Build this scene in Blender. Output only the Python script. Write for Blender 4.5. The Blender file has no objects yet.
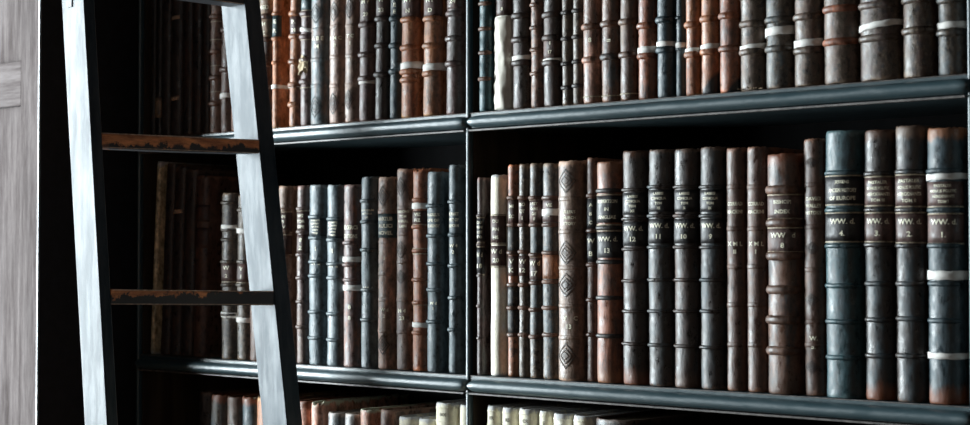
# An old library bay: dark teal bookcases of leather-bound books, a ladder and a panelled oak end.
import bpy, bmesh, math, random
from mathutils import Vector
SC = bpy.context.scene
COL = SC.collection
R = math.radians

# ------------------------------------------------------------------ helpers
def tag(o, label=None, cat=None, group=None, kind=None):
    if label: o['label'] = label
    if cat: o['category'] = cat
    if group: o['group'] = group
    if kind: o['kind'] = kind
    return o

def empty(name, loc, label=None, cat=None, group=None):
    o = bpy.data.objects.new(name, None)
    o.empty_display_size = .05
    o.location = loc
    COL.objects.link(o)
    return tag(o, label, cat, group)

def link(name, me, mat, parent=None, smooth=True, loc=None):
    if isinstance(mat, (list, tuple)):
        for m in mat: me.materials.append(m)
    elif mat: me.materials.append(mat)
    if smooth:
        for p in me.polygons: p.use_smooth = True
    o = bpy.data.objects.new(name, me)
    COL.objects.link(o)
    if parent: o.parent = parent
    if loc: o.location = loc
    return o

def from_py(name, vs, fs):
    me = bpy.data.meshes.new(name)
    me.from_pydata(vs, [], fs)
    bm = bmesh.new(); bm.from_mesh(me)
    bmesh.ops.recalc_face_normals(bm, faces=bm.faces)
    bm.to_mesh(me); bm.free()
    return me

def bm_box(bm, x0, x1, y0, y1, z0, z1, bev=0.0, seg=1):
    r = bmesh.ops.create_cube(bm, size=1.0)
    for v in r['verts']:
        v.co = Vector((x0+(v.co.x+.5)*(x1-x0), y0+(v.co.y+.5)*(y1-y0), z0+(v.co.z+.5)*(z1-z0)))
    if bev:
        es = list({e for v in r['verts'] for e in v.link_edges})
        bmesh.ops.bevel(bm, geom=es, offset=bev, segments=seg, affect='EDGES', profile=.5)

def box(name, x0, x1, y0, y1, z0, z1, mat, parent=None, bev=0.0, seg=2):
    bm = bmesh.new()
    bm_box(bm, x0, x1, y0, y1, z0, z1, bev, seg)
    me = bpy.data.meshes.new(name); bm.to_mesh(me); bm.free()
    return link(name, me, mat, parent, smooth=False)

def solid_strip(name, outer, inner, closed=False):
    """outer/inner: lists (rows) of lists (columns) of points; a thin solid shell between two grids."""
    n, m = len(outer), len(outer[0])
    vs = [p for r in outer for p in r] + [p for r in inner for p in r]
    o = n*m; fs = []
    for i in range(n-1):
        for j in range(m-1):
            a, b, c, d = i*m+j, i*m+j+1, (i+1)*m+j+1, (i+1)*m+j
            fs.append((a, b, c, d)); fs.append((o+a, o+d, o+c, o+b))
    for i in range(n-1):
        a, d = i*m, (i+1)*m
        fs.append((a, d, o+d, o+a))
        a, d = i*m+m-1, (i+1)*m+m-1
        fs.append((a, o+a, o+d, d))
    for j in range(m-1):
        a, b = j, j+1
        fs.append((a, o+a, o+b, b))
        a, b = (n-1)*m+j, (n-1)*m+j+1
        fs.append((a, b, o+b, o+a))
    return from_py(name, vs, fs)

# ------------------------------------------------------------------ materials
def nodes(name):
    m = bpy.data.materials.new(name)
    m.use_nodes = True
    nt = m.node_tree
    nt.nodes.clear()
    out = nt.nodes.new('ShaderNodeOutputMaterial')
    p = nt.nodes.new('ShaderNodeBsdfPrincipled')
    nt.links.new(p.outputs[0], out.inputs[0])
    return m, nt, p

def rgba(c): return (c[0], c[1], c[2], 1)

def noise(nt, scale=(1, 1, 1), sc=10., det=6., rough=.6, off=(0, 0, 0)):
    tc = nt.nodes.new('ShaderNodeTexCoord')
    mp = nt.nodes.new('ShaderNodeMapping')
    mp.inputs['Scale'].default_value = scale
    mp.inputs['Location'].default_value = off
    nt.links.new(tc.outputs['Object'], mp.inputs[0])
    n = nt.nodes.new('ShaderNodeTexNoise')
    n.inputs['Scale'].default_value = sc
    n.inputs['Detail'].default_value = det
    n.inputs['Roughness'].default_value = rough
    nt.links.new(mp.outputs[0], n.inputs[0])
    return n.outputs['Fac']

def ramp(nt, fac, stops):
    r = nt.nodes.new('ShaderNodeValToRGB')
    e = r.color_ramp.elements
    while len(e) < len(stops): e.new(.5)
    for k, (pos, v) in enumerate(stops):
        e[k].position = pos
        e[k].color = (v, v, v, 1) if not isinstance(v, tuple) else rgba(v)
    nt.links.new(fac, r.inputs[0])
    return r.outputs[0]

def mix(nt, fac, a, b):
    m = nt.nodes.new('ShaderNodeMix')
    m.data_type = 'RGBA'
    for idx, v in ((6, a), (7, b)):
        if isinstance(v, tuple): m.inputs[idx].default_value = rgba(v)
        else: nt.links.new(v, m.inputs[idx])
    if isinstance(fac, float): m.inputs[0].default_value = fac
    else: nt.links.new(fac, m.inputs[0])
    return m.outputs[2]

def bump(nt, p, h, strength=.3, dist=.001):
    b = nt.nodes.new('ShaderNodeBump')
    b.inputs['Strength'].default_value = strength
    b.inputs['Distance'].default_value = dist
    nt.links.new(h, b.inputs['Height'])
    nt.links.new(b.outputs[0], p.inputs['Normal'])

def leather(name, base, wear, seed, mot=False, h=.38, rough=.40, capcol=None, footcol=None, amount=.5, patch=None):
    m, nt, p = nodes(name)
    rnd = random.Random(seed)
    off = (rnd.uniform(0, 40), rnd.uniform(0, 40), rnd.uniform(0, 40))
    n1 = noise(nt, (1, 1, .30), 46., 10., .72, off)                  # vertical scuffs
    n2 = noise(nt, (1, 1, .6), 110., 6., .7, off)                   # grain
    f = ramp(nt, n1, [(.60-amount*.26, 0.), (.68-amount*.10, .95)])
    c = mix(nt, f, tuple(base), tuple(wear))
    dk = ramp(nt, n2, [(.36, .35), (.62, 1.45)])
    mm = nt.nodes.new('ShaderNodeMix'); mm.data_type = 'RGBA'; mm.blend_type = 'MULTIPLY'
    mm.inputs[0].default_value = .25 if rough > .5 else .85
    nt.links.new(c, mm.inputs[6]); nt.links.new(dk, mm.inputs[7])
    c = mm.outputs[2]
    if mot:
        n3 = noise(nt, (1, 1, .8), 190., 4., .75, off)
        g = ramp(nt, n3, [(.54, 0.), (.64, .7)])
        c = mix(nt, g, c, (.17, .125, .085))
        n4 = noise(nt, (1, 1, .8), 120., 3., .6, (off[1], off[0], 3.))
        g = ramp(nt, n4, [(.55, 0.), (.65, .8)])
        c = mix(nt, g, c, (.010, .010, .011))
    tc = nt.nodes.new('ShaderNodeTexCoord')
    sx = nt.nodes.new('ShaderNodeSeparateXYZ')
    nt.links.new(tc.outputs['Object'], sx.inputs[0])
    def zmask(z0, z1):                                              # 0 at z0 -> 1 at z1, ragged by noise
        a = nt.nodes.new('ShaderNodeMath'); a.operation = 'MULTIPLY_ADD'
        nt.links.new(n1, a.inputs[0]); a.inputs[1].default_value = .05
        nt.links.new(sx.outputs[2], a.inputs[2])
        q = nt.nodes.new('ShaderNodeMapRange')
        nt.links.new(a.outputs[0], q.inputs[0])
        q.inputs[1].default_value = z0+.025; q.inputs[2].default_value = z1+.025
        return q.outputs[0]
    c = mix(nt, zmask(h-.007, h-.003), c, tuple(min(.5, v*2.2+q) for v, q in zip(base, (.05, .025, .012))))
    c = mix(nt, zmask(.006, .001), c, tuple(min(.5, v*2.0+q) for v, q in zip(base, (.04, .02, .01))))
    if capcol: c = mix(nt, zmask(h-.019, h-.011), c, tuple(capcol))
    if footcol: c = mix(nt, zmask(.030, .014), c, tuple(footcol))
    if patch:
        s = nt.nodes.new('ShaderNodeMath'); s.operation = 'MULTIPLY_ADD'
        nt.links.new(sx.outputs[0], s.inputs[0]); s.inputs[1].default_value = 1.2*patch[1]
        nt.links.new(sx.outputs[2], s.inputs[2])
        q = nt.nodes.new('ShaderNodeMapRange')
        nt.links.new(s.outputs[0], q.inputs[0])
        q.inputs[1].default_value = patch[0]+.004; q.inputs[2].default_value = patch[0]-.004
        c = mix(nt, q.outputs[0], c, (.010, .009, .010))
    nt.links.new(c, p.inputs['Base Color'])
    ra = nt.nodes.new('ShaderNodeMath'); ra.operation = 'MULTIPLY_ADD'
    nt.links.new(n1, ra.inputs[0]); ra.inputs[1].default_value = .8; nt.links.new(n2, ra.inputs[2])
    rr = ramp(nt, ra.outputs[0], [(.72, rough-.10), (1.08, rough+.26)])
    nt.links.new(rr, p.inputs['Roughness'])
    p.inputs['Specular IOR Level'].default_value = .3 if rough > .5 else .52
    ad = nt.nodes.new('ShaderNodeMath'); ad.operation = 'ADD'
    nt.links.new(n1, ad.inputs[0]); nt.links.new(n2, ad.inputs[1])
    bump(nt, p, ad.outputs[0], .6, .0016)
    return m

def plain(name, c, rough=.6, var=.25, sc=60., spec=.4, metal=0., stretch=(1, 1, 1)):
    m, nt, p = nodes(name)
    n = noise(nt, stretch, sc, 5., .6)
    c2 = tuple(max(0, v*(1-var*1.6)) for v in c)
    f = ramp(nt, n, [(.35, 0.), (.65, 1.)])
    nt.links.new(mix(nt, f, c2, tuple(min(1, v*(1+var*.4)) for v in c)), p.inputs['Base Color'])
    p.inputs['Roughness'].default_value = rough
    p.inputs['Specular IOR Level'].default_value = spec
    p.inputs['Metallic'].default_value = metal
    bump(nt, p, n, .25, .0006)
    return m

def teal_paint():
    m, nt, p = nodes('dark_teal_gloss_paint')
    n = noise(nt, (.35, 1, 1), 55., 8., .7)
    n2 = noise(nt, (1, 1, 1), 160., 4., .7)
    f = ramp(nt, n, [(.58, 0.), (.72, .7)])
    c = mix(nt, f, (.026, .054, .064), (.080, .110, .116))
    g = ramp(nt, n2, [(.66, 0.), (.72, 1.)])
    c = mix(nt, g, c, (.004, .005, .006))
    nt.links.new(c, p.inputs['Base Color'])
    nt.links.new(ramp(nt, n, [(.3, .30), (.7, .50)]), p.inputs['Roughness'])
    p.inputs['Specular IOR Level'].default_value = 1.0
    bump(nt, p, n, .5, .0010)
    return m

def pale_edge():
    return plain('pale_arris_paint', (.13, .115, .108), .5, .4, 80., .5)  # lighter than the teal paint, for arris and fillet

def ladder_paint():
    m, nt, p = nodes('worn_ladder_paint')
    n = noise(nt, (1, 1, .12), 30., 8., .65)
    n2 = noise(nt, (1, 1, 1), 120., 5., .7)
    f = ramp(nt, n, [(.35, 0.), (.68, 1.)])
    c = mix(nt, f, (.005, .016, .026), (.022, .036, .048))
    nt.links.new(c, p.inputs['Base Color'])
    n3 = noise(nt, (1, 1, .10), 70., 6., .65)
    md = nt.nodes.new('ShaderNodeMath'); md.operation = 'MULTIPLY_ADD'
    nt.links.new(n3, md.inputs[0]); md.inputs[1].default_value = 2.2; nt.links.new(n2, md.inputs[2])
    nt.links.new(ramp(nt, md.outputs[0], [(1.30, .44), (2.05, .80)]), p.inputs['Roughness'])
    n4 = noise(nt, (1, 1, .35), 24., 7., .7, (5., 2., 1.))
    ms = nt.nodes.new('ShaderNodeMath'); ms.operation = 'MULTIPLY_ADD'      # patchy, rubbed varnish
    nt.links.new(n3, ms.inputs[0]); ms.inputs[1].default_value = .8; nt.links.new(n4, ms.inputs[2])
    nt.links.new(ramp(nt, ms.outputs[0], [(.70, .34), (1.12, .17)]), p.inputs['Specular IOR Level'])
    bump(nt, p, md.outputs[0], .16, .0005)
    return m

def rung_paint(seed):
    """dark paint worn away to bare orange wood along the front's upper part"""
    m, nt, p = nodes('worn_rung_paint')
    n = noise(nt, (1, 1, 1), 42., 8., .7, (seed*3.1, seed, 0))
    tc = nt.nodes.new('ShaderNodeTexCoord'); sx = nt.nodes.new('ShaderNodeSeparateXYZ')
    nt.links.new(tc.outputs['Object'], sx.inputs[0])
    a = nt.nodes.new('ShaderNodeMath'); a.operation = 'MULTIPLY_ADD'
    nt.links.new(n, a.inputs[0]); a.inputs[1].default_value = .060
    nt.links.new(sx.outputs[2], a.inputs[2])
    yb = nt.nodes.new('ShaderNodeMath'); yb.operation = 'MULTIPLY_ADD'      # more wear towards the near end
    nt.links.new(sx.outputs[1], yb.inputs[0]); yb.inputs[1].default_value = -.035 if seed == 0 else -.018
    nt.links.new(a.outputs[0], yb.inputs[2])
    lo = .011 if seed == 0 else .0235
    q = nt.nodes.new('ShaderNodeMapRange'); nt.links.new(yb.outputs[0], q.inputs[0])
    q.inputs[1].default_value = lo; q.inputs[2].default_value = lo+.003
    n2 = noise(nt, (1, .2, 1), 90., 6., .7)
    wood = mix(nt, ramp(nt, n2, [(.35, 0.), (.65, 1.)]), (.26, .075, .024), (.80, .31, .11))
    nt.links.new(mix(nt, q.outputs[0], (.010, .012, .016), wood), p.inputs['Base Color'])
    p.inputs['Roughness'].default_value = .5
    bump(nt, p, n2, .3, .0008)
    return m

def oak(name, base, dark, stretch, rough=.42):
    m, nt, p = nodes(name)
    n = noise(nt, stretch, 44., 10., .78)
    n2 = noise(nt, (1, 1, 1), 9., 4., .6)
    c = mix(nt, ramp(nt, n, [(.36, 0.), (.62, 1.)]), dark, base)
    c = mix(nt, ramp(nt, n2, [(.45, 0.), (.70, .5)]), c, tuple(v*.6 for v in base))
    nt.links.new(c, p.inputs['Base Color'])
    nt.links.new(ramp(nt, n, [(.3, rough+.2), (.7, rough)]), p.inputs['Roughness'])
    p.inputs['Specular IOR Level'].default_value = .06
    bump(nt, p, n, .5, .0012)
    return m

M = dict(
    teal=teal_paint(), arris=pale_edge(), ladder=ladder_paint(),
    inner=plain('bare_brown_case_wood', (.050, .036, .024), .7, .4, 30., .3, 0, (1, 1, .1)),
    black=plain('black_case_paint', (.006, .007, .009), .6, .3, 40., .25),
    back=plain('dark_back_boards', (.006, .006, .007), .8, .3, 30., .2, 0, (1, 1, .1)),
    oak=oak('weathered_oak_upright', (.098, .082, .080), (.034, .026, .025), (1, 1, .09), .75),
    oakh=oak('weathered_oak_crosswise', (.115, .098, .096), (.045, .035, .034), (.09, 1, 1), .75),
    gilt=plain('dulled_gold_leaf', (.95, .87, .68), .45, .3, 300., .5),
    giltdim=plain('rubbed_gold_leaf', (.42, .35, .25), .5, .4, 300., .5),
    paper=plain('white_paper_band', (.80, .78, .74), .7, .08, 60., .3),
    ticket=plain('tan_paper_ticket', (.45, .30, .20), .7, .2, 60., .3),
    pages=plain('browned_page_edges', (.16, .115, .07), .8, .4, 200., .2, 0, (8, 1, .2)),
    bare=plain('lit_bare_wood', (.55, .40, .30), .5, .35, 120., .5),
    iron=plain('dark_iron', (.02, .02, .022), .4, .3, 60., .6, .8),
    floor=oak('dark_floor_boards', (.06, .035, .022), (.03, .018, .012), (.1, 1, 1), .4),
    wall=plain('pale_lime_plaster', (.35, .34, .32), .9, .1, 6., .2),
)

# ------------------------------------------------------------------ books
class Spine:
    """rounded spine of a book: shoulders at y=0, x=+-a; the spine bows to y=-b."""
    def __init__(s, T, b, seed):
        s.a = T/2; s.b = b
        rnd = random.Random(seed)
        s.ph = [rnd.uniform(0, 6.28) for _ in range(4)]
        s.am = rnd.uniform(.3, 1.)
    def pt(s, t, z, off=0.):
        # t in [-1,1] across the spine
        th = t*math.pi/2
        e = .95                                                      # a little squarer than an ellipse
        sx = math.copysign(abs(math.sin(th))**e, th); cy = abs(math.cos(th))**e
        w = 1 + .05*s.am*math.sin(z*21+s.ph[0]) + .03*math.sin(z*55+s.ph[1])
        x = s.a*sx; y = -s.b*cy*w
        nx, ny = sx/s.a, -cy/s.b
        l = math.hypot(nx, ny)
        return Vector((x+nx/l*off, y+ny/l*off, z))
    def patch(s, name, z0, z1, t0=-.98, t1=.98, off=.0008, nz=3, nt=15, under=.0012, wob=0., tilt=0.):
        o, i = [], []
        for k in range(nz+1):
            ro, ri = [], []
            for j in range(nt+1):
                t = t0+(t1-t0)*j/nt
                z = z0+(z1-z0)*k/nz + tilt*s.a*math.sin(t*math.pi/2)
                if wob: z += wob*math.sin(t*9+s.ph[2]+k)*(1 if k in (0, nz) else 0)
                ro.append(s.pt(t, z, off)); ri.append(s.pt(t, z, -under))
            o.append(ro); i.append(ri)
        return solid_strip(name, o, i)

def cover_mesh(sp, T, h, depth, seed, torncap=False, plain_=False):
    rnd = random.Random(seed+5)
    a = T/2; th = min(.003, T*.16)
    NT = 18
    def section(z, inner, flare):
        pts = []
        d = th if inner else 0.
        y_g = .007
        pts.append((-(a-d), depth)); pts.append((-(a-d), y_g+.010))
        pts.append((-(a-d-.0008), y_g))
        for j in range(NT+1):
            t = -1+2*j/NT
            p = sp.pt(t, z, -d + flare)
            pts.append((p.x, p.y))
        pts.append((a-d-.0008, y_g)); pts.append((a-d, y_g+.010)); pts.append((a-d, depth))
        return pts
    levels = [0, .002, .006, .012] + [.012+(h-.024)*k/16 for k in range(1, 16)] + [h-.012, h-.006, h-.002, h]
    n = len(levels); rings_o, rings_i = [], []
    for k, z in enumerate(levels):
        e = min(z, h-z)
        fl = -.0016 if e < .001 else (-.0006 if e < .003 else 0.)
        so = section(z, False, fl); si = section(z, True, fl)
        ro, ri = [], []
        for q, (x, y) in enumerate(so):
            zz = z
            if k >= n-3 and 3 <= q <= 3+NT:
                zz += rnd.uniform(-.0011, .0008)
                if torncap: zz -= abs(rnd.gauss(0, .006))*(k-(n-4))/3*(.3+abs(math.sin(q*1.7+seed)))
            if k == 0 and 3 <= q <= 3+NT: zz += rnd.uniform(0, .0012)
            ro.append(Vector((x, y, zz))); ri.append(Vector((si[q][0], si[q][1], zz)))
        rings_o.append(ro); rings_i.append(ri)
    return solid_strip('cover', rings_o, rings_i)

def band_mesh(sp, z, hz, proud, seed, tail=.018, sag=0.):
    """raised cord: a half-round ridge following the spine and running on to the boards"""
    rnd = random.Random(seed)
    path = []
    a = sp.a
    path.append((Vector((-a+.0003, tail, z)), Vector((-1, 0, 0)), .10))
    path.append((Vector((-a, .006, z)), Vector((-1, 0, 0)), .08))
    N = 18
    for j in range(N+1):
        t = -1+2*j/N
        p = sp.pt(t, z); q = sp.pt(t, z, .001)
        zz = z + sag*math.cos(t*1.5) + rnd.uniform(-.0004, .0004)
        p.z = zz; nrm = (q-sp.pt(t, z)).normalized()
        path.append((p, nrm, .05+.95*max(0, 1-abs(t/.93)**4)*rnd.uniform(.90, 1.08)))
    path.append((Vector((a, .006, z)), Vector((1, 0, 0)), .08))
    path.append((Vector((a-.0003, tail, z)), Vector((1, 0, 0)), .10))
    vs, fs = [], []
    K = 7
    for p, nr, s in path:
        for k in range(K):
            an = math.pi*k/(K-1)
            vs.append(p + nr*(proud*s*math.sin(an)-.0006) + Vector((0, 0, hz*(.55+.45*s)*math.cos(an))))
    n = len(path)
    for i in range(n-1):
        for k in range(K):
            k2 = (k+1) % K
            fs.append((i*K+k, i*K+k2, (i+1)*K+k2, (i+1)*K+k))
    fs.append(tuple(range(K))); fs.append(tuple((n-1)*K+k for k in range(K)))
    return from_py('raised_band', vs, fs)

def wrap_mesh(sp, z, hz, off, tail, tilt=0.):
    """paper strip wrapped round the spine and back along both boards"""
    o, i = [], []
    a = sp.a
    for s in (-1, 0, 1):
        ro, ri = [], []
        def add(x, y, nx, ny, xn):
            zz = z+s*hz/2 + tilt*(x+.25*max(0, y)*math.copysign(1, x)) + .0005*math.sin(x*300+s)
            ro.append(Vector((x+nx*off, y+ny*off, zz))); ri.append(Vector((x-nx*.0003, y-ny*.0003, zz)))
        add(-a, tail, -.35, 0, -1); add(-a, .008, -.35, 0, -1)
        for j in range(19):
            t = -1+2*j/18
            p = sp.pt(t, z); q = (sp.pt(t, z, .001)-p).normalized()
            g = 1-.8*t**4; add(p.x, p.y, q.x*g, q.y*g, t)
        add(a, .008, .35, 0, 1); add(a, tail, .35, 0, 1)
        o.append(ro); i.append(ri)
    return solid_strip('paper_band', o, i)

def text_mesh(sp, z0, z1, lines, off, frac=.62, thm=.0062, asp=.85):
    """gilt lettering pressed round the spine: real letter outlines bent on to the leather"""
    vs, fs = [], []
    n = len(lines)
    if not n: return None
    lh = (z1-z0)/n
    for k, s in enumerate(lines):
        if not s.strip(): continue
        cu = bpy.data.curves.new('t', 'FONT')
        cu.body = s; cu.resolution_u = 2; cu.size = 1.0; cu.align_x = 'LEFT'
        cu.offset = .028
        tmp = bpy.data.objects.new('t', cu)
        me = bpy.data.meshes.new_from_object(tmp)
        if not me or not len(me.vertices): continue
        xs = [v.co.x for v in me.vertices]; ys = [v.co.y for v in me.vertices]
        w = max(xs)-min(xs); hh = max(ys)-min(ys)
        arc = 2*sp.a*frac
        th = min(lh*.54, thm)
        fx = min(arc/max(w, .01), th/max(.68, hh)*asp)
        fz = th/max(.68, hh)
        cx = (max(xs)+min(xs))/2; base = len(vs)
        zc = z1-lh*(k+.5)-th*.5
        for v in me.vertices:
            x = (v.co.x-cx)*fx
            t = max(-.95, min(.97, x/sp.a*.74+.13))
            vs.append(sp.pt(t, zc+(v.co.y-min(0, min(ys)))*fz, off))
        for p in me.polygons: fs.append([base+i for i in p.vertices])
        bpy.data.meshes.remove(me); bpy.data.objects.remove(tmp); bpy.data.curves.remove(cu)
    if not vs: return None
    me = bpy.data.meshes.new('gilt_lettering')
    me.from_pydata(vs, [], fs)
    return me

def ring_stamp(sp, zc, hz, wt, off, kind):
    """stamped outline (lozenge or oval): two nested ridges on the spine"""
    vs, fs = [], []
    def outline(s, n):
        pts = []
        for k in range(n):
            an = 2*math.pi*k/n
            if kind == 'lozenge':
                c, d = math.cos(an), math.sin(an)
                q = 1/(abs(c)+abs(d)); pts.append((c*q*s, d*q*s))
            else: pts.append((math.cos(an)*s, math.sin(an)*s))
        return pts
    for so, si in ((1., .86), (.62, .46), (.30, .0)):
        n = 24
        po, pi = outline(so, n), outline(si, n)
        b = len(vs)
        for ring, o2 in ((po, 0), (pi, 0)):
            for (u, v) in ring: vs.append(sp.pt(u*wt, zc+v*hz/2, off))
        for (u, v) in po: vs.append(sp.pt(u*wt, zc+v*hz/2, -.0003))
        for (u, v) in pi: vs.append(sp.pt(u*wt, zc+v*hz/2, -.0003))
        for k in range(n):
            k2 = (k+1) % n
            fs.append((b+k, b+k2, b+n+k2, b+n+k))
            fs.append((b+2*n+k, b+2*n+k2, b+k2, b+k))
            fs.append((b+n+k, b+n+k2, b+3*n+k2, b+3*n+k))
    return from_py('stamp', vs, fs)

def shade(c, k): return tuple(min(1, v*k) for v in c)

GROUPS = {'T': 'old books on the upper shelf', 'M': 'old books on the middle shelf', 'B': 'old books on the bottom shelf'}
SHELF_Z = {'T': 1.811, 'M': 1.342, 'B': .873}
LEAN = {'T': .5, 'M': .0, 'B': 0.}

def make_book(i, d):
    row = d['row']; T = d['T']; h = d['h']; seed = i*17+3
    b = min(.026, T*(.50 if T < .03 else .45))
    depth = .235
    sp = Spine(T, b, seed)
    setback = .0
    lean = d.get('lean', LEAN[row] if d['x'] < -1.97 else 0.)
    root = empty('book', (d['x'], YS+d.get('yo', 0.), SHELF_Z[row]+.0003+(abs(math.sin(R(lean)))*T/2)), d['label'], 'book', GROUPS[row])
    root.rotation_euler = (0, R(lean), 0)
    vell = d.get('plain')
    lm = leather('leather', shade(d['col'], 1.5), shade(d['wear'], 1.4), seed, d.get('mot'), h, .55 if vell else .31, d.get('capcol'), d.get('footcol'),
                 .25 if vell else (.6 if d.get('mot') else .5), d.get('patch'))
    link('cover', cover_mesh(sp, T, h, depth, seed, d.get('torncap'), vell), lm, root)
    th = min(.003, T*.16)
    box('page_block', -(T/2-th*1.02), T/2-th*1.02, .004, depth-.006, .003, h-.005, M['pages'], root)
    bc = d.get('bandcol')
    bm_ = lm if bc is None else leather('cord_leather', bc, shade(bc, 2.2), seed+1, False, h)
    hz, pr = (.0040, .0040) if T > .02 else (.0030, .0030)
    if row == 'T' and T > .027: hz, pr = .0058, .0052
    if d.get('fat'): hz, pr = .0072, .0062
    if d.get('thincord'): hz, pr = .0032, .0048
    for k, z in enumerate(d.get('bands', [])):
        link('raised_band', band_mesh(sp, z, hz, pr, seed+k, .016), bm_, root)
    for k, z in enumerate(d.get('flat', [])):
        link('raised_band', band_mesh(sp, z, .0042, .0016, seed+k, .010), bm_, root)
    for z in d.get('rules', []):
        link('gilt_rule', sp.patch('gilt_rule', z-.0010, z+.0010, -.96, .96, .0011, 1), M['giltdim'], root)
    for k, (z0, z1, c, lines) in enumerate(d.get('tl', [])):
        par = root
        off = .0004
        if c is not None and z1-z0 > .004:
            lab = link('spine_label', sp.patch('spine_label', z0, z1, -.98, .98, .0008, 4), leather('label_leather', c, shade(c, 2.0), seed+k+2, False, h, .38, amount=.3), root)
            par = lab; off = .0011
        tm = text_mesh(sp, z0+(z1-z0)*.06, z1-(z1-z0)*.06, lines, off+.0002, .62, *((.0060, .85) if k == 0 and d['x'] > -1.97 and len(lines) > 1 and T > .02 else (.0080, .95)))
        if tm: link('gilt_lettering', tm, M['gilt'], par, smooth=False)
    for z0, z1 in d.get('panels', []):
        pc = (.012, .014, .016)
        link('flowered_panel', sp.patch('flowered_panel', z0, z1, -.97, .97, .0007, 4), leather('panel_leather', pc, (.06, .06, .055), seed+9, True, h), root)
    for z, s in d.get('loz', []):
        link('stamped_lozenge', ring_stamp(sp, z, s, .48, .0009, 'lozenge'), leather('stamp_leather', shade(d['col'], .45), d['col'], seed+4, False, h), root, smooth=False)
        fr = shade(d['col'], .5)
    for z in d.get('med', []):
        link('stamped_medallion', ring_stamp(sp, z, .016, .42, .0008, 'oval'), leather('stamp_leather', shade(d['wear'], 1.2), d['col'], seed+4, False, h), root, smooth=False)
    for z, hz2, tilt in d.get('papers', []):
        link('paper_band', wrap_mesh(sp, z, max(.0045, hz2), .0058 if d.get('fat') else .0022, .10, tilt*1.2), M['paper'], root)
    for z in d.get('tick', []):
        link('paper_ticket', sp.patch('paper_ticket', z-.004, z+.004, -.75, .55, .0010, 1, 8, tilt=.1), M['ticket'], root)
    if d.get('torn') is not None:
        z = d['torn']
        rnd = random.Random(4)
        me = sp.patch('torn_paper', z-.017, z+.012, -.70, .45, .0026, 6, 10, 0., .004, .2)
        for v in me.vertices:
            v.co += Vector((rnd.uniform(-.002, .002), rnd.uniform(-.004, .0005), rnd.uniform(-.003, .003)))
        link('torn_paper', me, plain('torn_tan_paper', (.52, .42, .28), .8, .3, 80.), root, smooth=False)
    if d.get('crease'):
        rnd = random.Random(8)
        o, ii = [], []
        n = 22
        for k in range(n+1):
            z = .001+(z_wr-.001)*k/n if False else .002+k*(d['tl'][0][0]-.004)/n
            ro, ri = [], []
            for j in range(17):
                t = -1+2*j/16
                amp = .0007*math.sin(j*1.3+k*.55)+.0006*math.sin(k*2.1-j*.9)+rnd.uniform(-.0010, .0010)
                ro.append(sp.pt(t, z, (.0030+amp)*(1-.85*t**4))); ri.append(sp.pt(t, z, .0002))
            for (x, s) in ((sp.a+.0001, 1),):
                ro.append(Vector((x, .03, z))); ri.append(Vector((x-.0006, .03, z)))
            ro.insert(0, Vector((-sp.a-.0001, .03, z))); ri.insert(0, Vector((-sp.a+.0005, .03, z)))
            o.append(ro); ii.append(ri)
        link('paper_wrapper', solid_strip('paper_wrapper', o, ii), plain('creased_cream_paper', (.80, .76, .66), .6, .12, 40.), root)
    if d.get('emb'):
        tm = text_mesh(sp, h-.030, h-.012, [d['emb']], .0006, .7)
        if tm: link('embossed_letters', tm, plain('embossed_vellum', (.20, .18, .13), .6, .2, 80.), root, smooth=False)
        for z in (h-.009, h-.033): link('embossed_rule', sp.patch('embossed_rule', z-.001, z+.001, -.95, .95, .0008, 1), lm, root)
    if d.get('fray'):
        bm = bmesh.new(); rnd = random.Random(2)
        for k in range(9):
            x = rnd.uniform(-.012, .016); a0 = Vector((x, -sp.b*.8, .003)); b0 = a0+Vector((rnd.uniform(-.006, .012), -rnd.uniform(.004, .014), rnd.uniform(-.001, .003)))
            w = Vector((.0012, 0, .0006))
            v = [bm.verts.new(p) for p in (a0-w, a0+w, b0+w*.3, b0-w*.3)] + [bm.verts.new(p+Vector((0, 0, .0008))) for p in (a0-w, a0+w, b0+w*.3, b0-w*.3)]
            for f in ((0, 1, 2, 3), (7, 6, 5, 4), (0, 4, 5, 1), (1, 5, 6, 2), (2, 6, 7, 3), (3, 7, 4, 0)): bm.faces.new([v[q] for q in f])
        me = bpy.data.meshes.new('frayed_leather'); bm.to_mesh(me); bm.free()
        link('frayed_leather', me, plain('frayed_tan_leather', (.30, .21, .13), .8, .3, 80.), root, smooth=False)
    return root

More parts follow.
